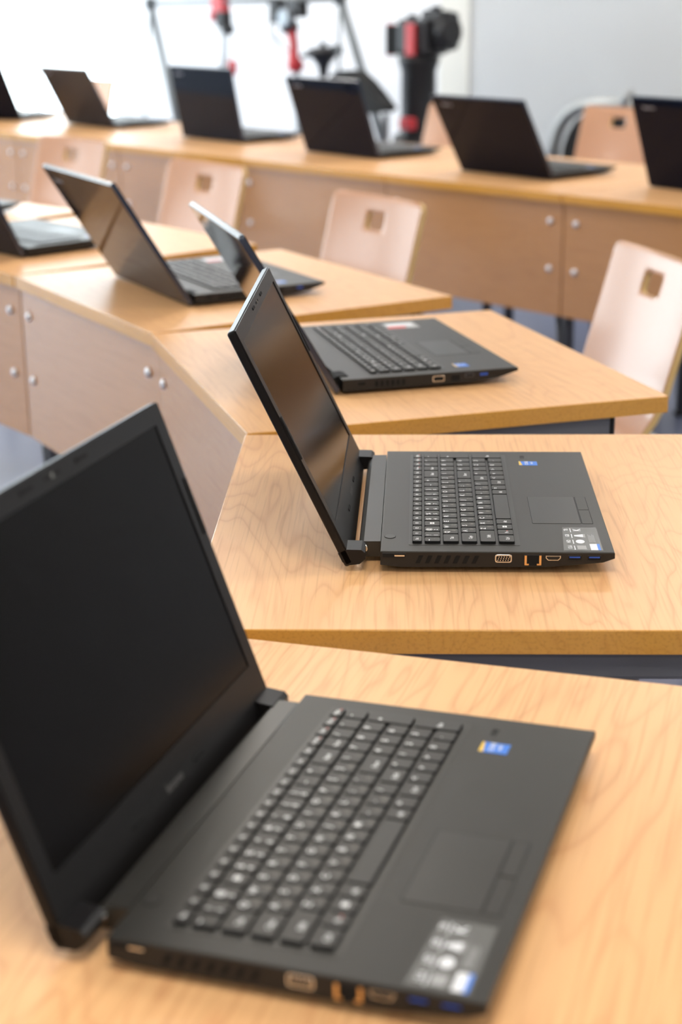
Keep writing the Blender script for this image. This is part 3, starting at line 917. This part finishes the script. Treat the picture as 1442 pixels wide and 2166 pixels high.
g1 = 'laptops on the inner curve'; g2 = 'laptops on the far row'
build_laptop('laptop', -0.15064, 0.8976, -0.31512, 0.3528, 1, 'big blurred black laptop nearest the viewer, screen cut by the left edge', g1)
build_laptop('laptop', 0.04096, 1.62224, -0.04968, 0.4417, 1, 'sharply focused open black laptop with side ports in view', g1)
build_laptop('laptop', 0.005, 2.396, 0.265, 0.534, 2, 'open laptop with red and white palm sticker, right behind the sharp laptop', g1)
build_laptop('laptop', -0.276, 3.109, 0.485, 0.554, 2, 'open laptop whose brownish reflecting lid leans in front of a chair back', g1)
build_laptop('laptop', -0.707, 3.713, 0.750, 0.452, 2, 'open laptop at the left edge, lid cut off, keyboard behind the brownish lid', g1, 'joined')
build_laptop('laptop', -1.064, 4.321, 0.80, 0.45, 2, 'laptop at the left edge of which only a dark front corner shows', g1, 'joined')
build_laptop('laptop', -1.419, 7.587, 1.075, 0.465, 2, 'leftmost far-row laptop, its lid cut by the left edge', g2, 'joined')
build_laptop('laptop', -0.930, 7.093, 0.676, 0.480, 2, 'far-row laptop second from the left, against the bright window', g2, 'joined')
build_laptop('laptop', -0.349, 6.391, 0.696, 0.191, 2, 'far-row laptop standing most upright, grey-blue lid beside the red robot arm', g2, 'joined')
build_laptop('laptop', 0.153, 5.758, 0.682, 0.336, 2, 'far-row laptop in front of the black sloping cover', g2, 'joined')
build_laptop('laptop', 0.671, 5.094, 0.691, 0.527, 2, 'far-row laptop just left of the right-hand wooden chair back', g2, 'joined')
build_laptop('laptop', 1.189, 4.607, 0.672, 0.362, 2, 'dark far-row laptop cut by the right edge', g2, 'joined')

# ------------------------------------------------------------------ chairs
def chair_shell(w=0.398):
    """Bent plywood seat and back in one sheet, a rounded grip hole near the top."""
    t = math.tan(R(15.5)); ZT = 0.80
    zs = [ZT, ZT - .011, ZT - .022, ZT - .030]
    hz0, hz1, hw, hr = ZT - .042, ZT - .086, 0.040, 0.009      # grip hole
    m = .010                                                  # margin of the ring around it
    N = 6
    zs += [hz0 + m + (hz1 - hz0 - 2 * m) * k / N for k in range(N + 1)]
    r0 = 4
    zs += [.67, .62, .58, .55]
    path = [(-(ZT - z) * t, z) for z in zs]
    nb = len(path)
    xb, zb = path[-1]
    for a in (12, 28, 45, 62, 78, 90):
        aa = R(a); rr = 0.085
        path.append((xb - rr * (1 - math.cos(aa)) - 0.012 * a / 90 - .02 * math.sin(aa), zb - 0.025 * a / 90 - rr * math.sin(aa)))
    x, z = path[-1]
    for dx, dz in ((-.06, -.004), (-.12, -.005), (-.18, -.003), (-.24, .001), (-.29, .003), (-.32, -.002), (-.338, -.014)):
        path.append((x + dx, z + dz))
    ys = [-.5 * w, -.5 * w + .008, -.5 * w + .022, -.5 * w + .06, -.09]
    c0 = len(ys)
    ys += [-(hw + m) + 2 * (hw + m) * k / N for k in range(N + 1)]
    ys += [.09, .5 * w - .06, .5 * w - .022, .5 * w - .008, .5 * w]
    bm = bmesh.new()
    def dish(y, i): return -0.010 * (y / (.5 * w)) ** 2 if i < nb else -0.010 * (y / (.5 * w)) ** 2 * max(0, 1 - (i - nb) / 5)
    G = []
    for i, (px, pz) in enumerate(path):
        row = []
        for y in ys:
            xx, zz = px, pz
            if i < 3:
                k = max(0, (abs(y) - (.5 * w - .022)) / .022)
                drop = .022 * (1 - math.sqrt(max(0, 1 - k * k)))
                zz = ZT - drop - (pz - ZT) / -.022 * (.022 - drop) if drop < .022 else ZT - .022 - i * .0004
                xx = -(ZT - zz) * t
            row.append(bm.verts.new((xx + dish(y, i), y, zz)))
        G.append(row)
    for i in range(len(path) - 1):
        for j in range(len(ys) - 1):
            if r0 <= i < r0 + N and c0 <= j < c0 + N: continue
            bm.faces.new((G[i][j], G[i + 1][j], G[i + 1][j + 1], G[i][j + 1]))
    # ring between the grid and the rounded hole
    loop = [G[r0][c0 + k] for k in range(N)] + [G[r0 + k][c0 + N] for k in range(N)] + [G[r0 + N][c0 + N - k] for k in range(N)] + [G[r0 + N - k][c0] for k in range(N)]
    cz, hh = (hz0 + hz1) / 2, (hz0 - hz1) / 2
    inner = []
    for v in loop:
        y, zc = v.co.y, v.co.z - cz
        ky, kz = y / (hw + m), zc / max(1e-6, abs(zs[r0] - cz))
        yy, zz = max(-1, min(1, ky)) * hw, max(-1, min(1, kz)) * hh
        ay, az = abs(yy) - (hw - hr), abs(zz) - (hh - hr)
        if ay > 0 and az > 0:
            l = math.hypot(ay, az)
            if l > hr or True:
                yy = math.copysign(hw - hr + ay / l * hr, yy); zz = math.copysign(hh - hr + az / l * hr, zz)
        z = cz + zz
        inner.append(bm.verts.new((-(ZT - z) * t + dish(yy, 0), yy, z)))
    for k in range(len(loop)):
        bm.faces.new((loop[k], inner[k], inner[(k + 1) % len(loop)], loop[(k + 1) % len(loop)]))
    for v in [v for v in bm.verts if not v.link_faces]:
        bm.verts.remove(v)
    bmesh.ops.recalc_face_normals(bm, faces=bm.faces[:])
    bm.faces.ensure_lookup_table()
    if bm.faces[60].normal.x > 0:
        for f in bm.faces: f.normal_flip()
    me = bpy.data.meshes.new('shell'); bm.to_mesh(me); bm.free()
    me.materials.append(W_SHELL); me.materials.append(W_PLY)
    for p in me.polygons: p.use_smooth = True
    return me
SHELL = chair_shell()
_r = 0.0105
def leg_pts(s, front):
    if front: return bend([(-.17, s * .12, .425), (-.41, s * .15, .425), (-.47, s * .19, .40), (-.50, s * .205, 0.012)], .02)
    return bend([(-.30, s * .12, .418), (-.12, s * .15, .415), (-.06, s * .19, .39), (0.05, s * .205, 0.012)], .02)
LEGM = {(s, f): tubemesh('leg', STEELL, leg_pts(s, f), _r, 10) for s in (-1, 1) for f in (0, 1)}
CROSS = tubemesh('seat_bar', STEELL, [(-.28, -.13, .427), (-.28, .13, .427)], .010, 10)
CROSS2 = tubemesh('back_bar', STEELL, bend([(-.075, -.18, .40), (-.035, -.17, .43), (-.035, .17, .43), (-.075, .18, .40)], .02), .011, 10)
FOOTC = boxmesh('foot_cap', CAPM, -.013, .013, -.013, .013, 0, .022, .004, 2)
def chair(cx, cy, nrm_deg, label, group, zoff=0.0):
    """cx, cy: centre of the top of the back; nrm_deg: direction away from the desk."""
    t = empty('plywood_chair', (cx, cy, 0), R(nrm_deg))
    tag(t, label, 'chair', group)
    sh = link('seat_shell', SHELL, t)
    md = sh.modifiers.new('thick', 'SOLIDIFY'); md.thickness = 0.0145; md.offset = -1; md.material_offset_rim = 1
    bv = sh.modifiers.new('edge', 'BEVEL'); bv.width = 0.0012; bv.segments = 1; bv.limit_method = 'ANGLE'
    for (s, f), m in LEGM.items():
        lg = link('leg', m, t)
        link('foot_cap', FOOTC, lg, ((-.50 if f else .05), s * .205, 0))
    link('seat_bar', CROSS, t); link('back_bar', CROSS2, t)
    return t
def chair_at(left, nrm, label, group, w=0.398):
    s = Vector((math.sin(R(nrm)), -math.cos(R(nrm))))
    c = Vector(left) * 1.0803 + s * (w / 2)
    return chair(c.x, c.y, nrm, label, group)
gc = 'plywood chairs at the inner desks'; gc2 = 'plywood chairs behind the far row'
chair_at((0.563, 3.262), 14.8, 'plywood chair at the right edge, its pale back cut by the frame', gc)
chair_at((0.000, 4.130), 34.0, 'plywood chair in the middle, pale back with a grip hole against the far panels', gc)
chair_at((-0.491, 4.925), 40.5, 'plywood chair above the brownish laptop lid, smaller than the middle one', gc)
chair_at((-1.020, 5.760), 46.0, 'smallest plywood chair back, near the left edge', gc)
chair_at((1.017, 6.837), 40.0, 'orange plywood chair back in front of the dark armchair behind the far row', gc2)
chair_at((0.400, 7.10), 40.0, 'plywood chair showing as a narrow orange strip between two far-row laptops', gc2)
chair_at((-1.45, 9.25), 47.0, 'washed-out plywood chair in front of the bright window', gc2)

# ------------------------------------------------------------------ background machines
CAMP = Vector((0, 0, TZ + 0.59775))
def at(px, py, u):
    """Point on the vertical plane u = const (parallel to the back wall) seen at a pixel."""
    d = fw + rt2 * ((px - 721) / 3453.6) + up2 * ((1083 - py) / 3453.6)
    nrm = Vector((math.cos(TH), math.sin(TH), 0))
    return CAMP + d * (u / d.dot(nrm))

def member(name, mat, pts, r, parent, n=10):
    bm = bmesh.new(); tube(bm, pts, r, n)
    return link(name, mesh_from(bm, name, mat), parent)
def rbox(name, mat, c, s, parent, rz=TH, rx=0.0, bev=0.008, ry=0.0):
    me = boxmesh(name, mat, -s[0] / 2, s[0] / 2, -s[1] / 2, s[1] / 2, -s[2] / 2, s[2] / 2, bev, 2)
    return link(name, me, parent, c, (rx, ry, rz))
def disc(name, mat, c, r, h, parent, axis='u', n=20):
    bm = bmesh.new(); lathe(bm, [(r * .9, -h / 2), (r, -h / 2 + h * .1), (r, h / 2 - h * .1), (r * .9, h / 2)], n)
    rot = {'u': (0, R(90), TH), 'v': (R(90), 0, TH), 'z': (0, 0, TH)}[axis]
    return link(name, mesh_from(bm, name, mat), parent, c, rot)

# aluminium gantry with two splayed leg pairs and a top beam
g = empty('gantry_frame', (0, 0, 0))
tag(g, 'grey metal gantry with splayed legs in front of the bright window', 'gantry')
UG = 6.1
A1, A2 = at(318, 8, UG), at(719, -4, UG)
member('top_beam', ALU, [A1, A2], 0.016, g)
for A, (pa, pb) in ((A1, ((372, 245), (306, 250))), (A2, ((768, 160), (716, 160)))):
    for k, q in enumerate((pa, pb)):
        P = at(q[0], q[1], UG + (0.06 if k == 0 else -0.03))
        d = P - A; E_ = A + d * (A.z / -d.z)
        member('leg', ALU, [A, E_ + Vector((0, 0, .006))], (0.023 if k == 0 else 0.009), g)
    rbox('joint', BLK, A, (.05, .05, .07), g, bev=.01)

def hang_cable(parent, a, b, sag=0.03, r=0.004):
    pts = [a.lerp(b, t / 8) + Vector((sag * math.sin(math.pi * t / 8), 0, 0)) for t in range(9)]
    member('cable', BLK, pts, r, parent, 6)

# robot arm 1 (red clamp at the top)
rb = empty('robot_arm', (0, 0, 0)); tag(rb, 'red and black robot arm hanging at the top left, pale rods below it', 'robot arm', 'robot arms')
c = at(466, 14, UG)
rbox('clamp', REDP, at(466, 8, UG), (.06, .10, .11), rb)
rbox('clamp_jaw', REDP, at(453, 34, UG), (.05, .035, .06), rb)
rbox('motor', BLK, at(473, 42, UG), (.07, .06, .09), rb)
disc('joint_disc', BLK, at(482, 62, UG), .03, .05, rb, 'v')
member('rod', GREYM, [at(470, 60, UG), at(468, 150, UG)], .008, rb)
member('rod', GREYM, [at(482, 62, UG), at(480, 135, UG)], .008, rb)
hang_cable(rb, at(478, 50, UG), at(470, 155, UG), .02)
rbox('foot_clamp', REDP, at(492, 143, UG), (.04, .035, .08), rb)
member('base_post', GREYM, [at(480, 120, UG), Vector((at(480, 120, UG).x, at(480, 120, UG).y, 0.0))], .012, rb)
# robot arm 2
rb = empty('robot_arm', (0, 0, 0)); tag(rb, 'robot arm with long red forearm below a black and grey motor cluster', 'robot arm', 'robot arms')
rbox('motor', BLK, at(588, 22, UG), (.08, .07, .13), rb)
rbox('motor', GREYM, at(608, 32, UG), (.06, .07, .07), rb)
rbox('motor', BLK, at(630, 18, UG), (.07, .09, .09), rb)
disc('joint_disc', GREYM, at(603, 38, UG - .05), .045, .04, rb, 'u')
disc('joint_disc', BLK, at(612, 58, UG), .035, .08, rb, 'v')
bm = bmesh.new()
fa = [at(616, 62, UG), at(621, 95, UG), at(620, 120, UG), at(626, 140, UG), at(628, 152, UG)]
tube(bm, fa, [.028, .024, .030, .048, .030], 12)
link('forearm', mesh_from(bm, 'forearm', REDP), rb)
hang_cable(rb, at(585, 48, UG), at(612, 110, UG), -.04)
hang_cable(rb, at(578, 40, UG), at(600, 100, UG), -.05)
member('base_post', GREYM, [at(628, 150, UG), Vector((at(628, 150, UG).x, at(628, 150, UG).y, 0.0))], .014, rb)
# black gripper head
gp = empty('gripper_head', (0, 0, 0)); tag(gp, 'black flared gripper head on a stem between the red arm and gantry leg', 'gripper')
P = at(684, 150, UG)
bm = bmesh.new()
zz = [at(684, y, UG).z for y in (158, 140, 122, 118, 104, 99)]
lathe(bm, list(zip([.022, .030, .062, .088, .086, .03], zz)), 18, 0, (P.x, P.y))
link('bell', mesh_from(bm, 'bell', BLK), gp)
member('spindle', BLK, [Vector((P.x, P.y, zz[4])), Vector((P.x, P.y, at(684, 88, UG).z))], .016, gp)
rbox('finger', BLK, at(652, 118, UG), (.04, .09, .022), gp)
rbox('finger', BLK, at(712, 106, UG), (.04, .06, .05), gp)
member('stem', BLK, [Vector((P.x, P.y, zz[0] + .01)), Vector((P.x, P.y, 0.0))], .02, gp)
# big black machine head on a column
UM = 6.05
mh = empty('machine_column', (0, 0, 0)); tag(mh, 'tall black machine column with boxy head and two red plates', 'machine')
top, bot = at(885, 118, UM), at(885, 300, UM)
bm = bmesh.new()
P = at(885, 200, UM); 
prof = [(.105, 0.0), (.105, .05), (.098, .08), (.088, at(885, 246, UM).z), (.086, at(885, 150, UM).z), (.10, at(885, 132, UM).z), (.105, at(885, 118, UM).z)]
lathe(bm, prof, 24, 0, (P.x, P.y))
link('column', mesh_from(bm, 'column', BLK), mh)
rbox('head', BLK, at(893, 78, UM), (.16, .20, .17), mh, bev=.02)
rbox('head_rear', BLK, at(930, 66, UM + .03), (.14, .16, .19), mh, bev=.04)
disc('side_motor', BLK, at(942, 68, UM + .02), .072, .10, mh, 'v')
rbox('red_plate', REDP, at(826, 84, UM), (.05, .022, .155), mh, bev=.004)
rbox('red_plate', REDP, at(868, 84, UM - .10), (.02, .055, .15), mh, bev=.004)
rbox('inner_block', RUBBER, at(846, 84, UM), (.10, .11, .14), mh)
for q in ((872, 38), (905, 28), (922, 20), (938, 30)):
    rbox('cable_gland', BLK, at(q[0], q[1] + 8, UM), (.05, .04, .07), mh, bev=.012)
rbox('red_base_trim', REDP, at(862, 262, UM - .12), (.04, .09, .06), mh, bev=.012)
disc('base_drum', BLK, Vector((P.x, P.y, .35)), .135, .5, mh, 'z')

# black sloping cover behind the middle laptop
cv = empty('equipment_cover', (0, 0, 0)); tag(cv, 'black sloping fabric cover beside the machine column', 'cover')
UCV = 5.66
outl = [(688, 165), (708, 150), (744, 149), (764, 172), (784, 204), (812, 226), (812, 238), (764, 242), (700, 246)]
bm = bmesh.new()
fr_ = [bm.verts.new(at(x, y, UCV)) for x, y in outl]
bk_ = [bm.verts.new(at(x, y, UCV) + Vector((math.cos(TH), math.sin(TH), 0)) * .10) for x, y in outl]
for i in range(len(outl)):
    bm.faces.new((fr_[i], fr_[(i + 1) % len(outl)], bk_[(i + 1) % len(outl)], bk_[i]))
bm.faces.new(fr_); bm.faces.new(bk_)
bmesh.ops.bevel(bm, geom=bm.edges[:], offset=.012, segments=2, affect='EDGES')
link('cover_body', mesh_from(bm, 'cover_body', DFAB), cv)
for x in (725, 800):
    P = at(x, 242, UCV) + Vector((math.cos(TH), math.sin(TH), 0)) * .05
    member('support_leg', STEEL, [P, Vector((P.x, P.y, 0))], .015, cv)

# dark armchair with a curved grey rim behind the right-hand plywood chair
ac = empty('armchair', (0, 0, 0)); tag(ac, 'dark armchair with curved grey shell rim behind the orange plywood chair', 'armchair')
UA = 6.35
arc = [(1168, 345), (1172, 308), (1182, 272), (1200, 244), (1226, 226), (1262, 219), (1310, 219), (1350, 226)]
pts = [at(x, y, UA) for x, y in arc]
member('shell_rim', STEELL, pts, .030, ac, 10)
bm = bmesh.new()
inner = [at(x, y, UA + .02) for x, y in [(1186, 345), (1190, 312), (1200, 282), (1216, 256), (1240, 240), (1300, 236), (1345, 242), (1352, 345)]]
fr_ = [bm.verts.new(p) for p in inner]; bk_ = [bm.verts.new(p + Vector((math.cos(TH), math.sin(TH), 0)) * .06) for p in inner]
for i in range(len(inner)):
    bm.faces.new((fr_[i], fr_[(i + 1) % len(inner)], bk_[(i + 1) % len(inner)], bk_[i]))
bm.faces.new(fr_); bm.faces.new(bk_)
link('back_cushion', mesh_from(bm, 'back_cushion', DFAB), ac)
member('arm_tube', STEELL, [at(1336, 196, UA - .1), at(1322, 205, UA - .1), at(1318, 228, UA - .1), at(1322, 250, UA - .05)], .02, ac)
P = at(1260, 345, UA)
rbox('seat_cushion', DFAB, Vector((P.x, P.y, .42)) - Vector((math.cos(TH), math.sin(TH), 0)) * .02, (.40, .46, .10), ac, bev=.03)
member('pedestal', STEEL, [Vector((P.x, P.y, .38)), Vector((P.x, P.y, .05))], .03, ac)
for k in range(5):
    a = TH + k * 2 * math.pi / 5
    member('base_foot', STEEL, [Vector((P.x, P.y, .07)), Vector((P.x + .27 * math.cos(a), P.y + .27 * math.sin(a), .03))], .017, ac)
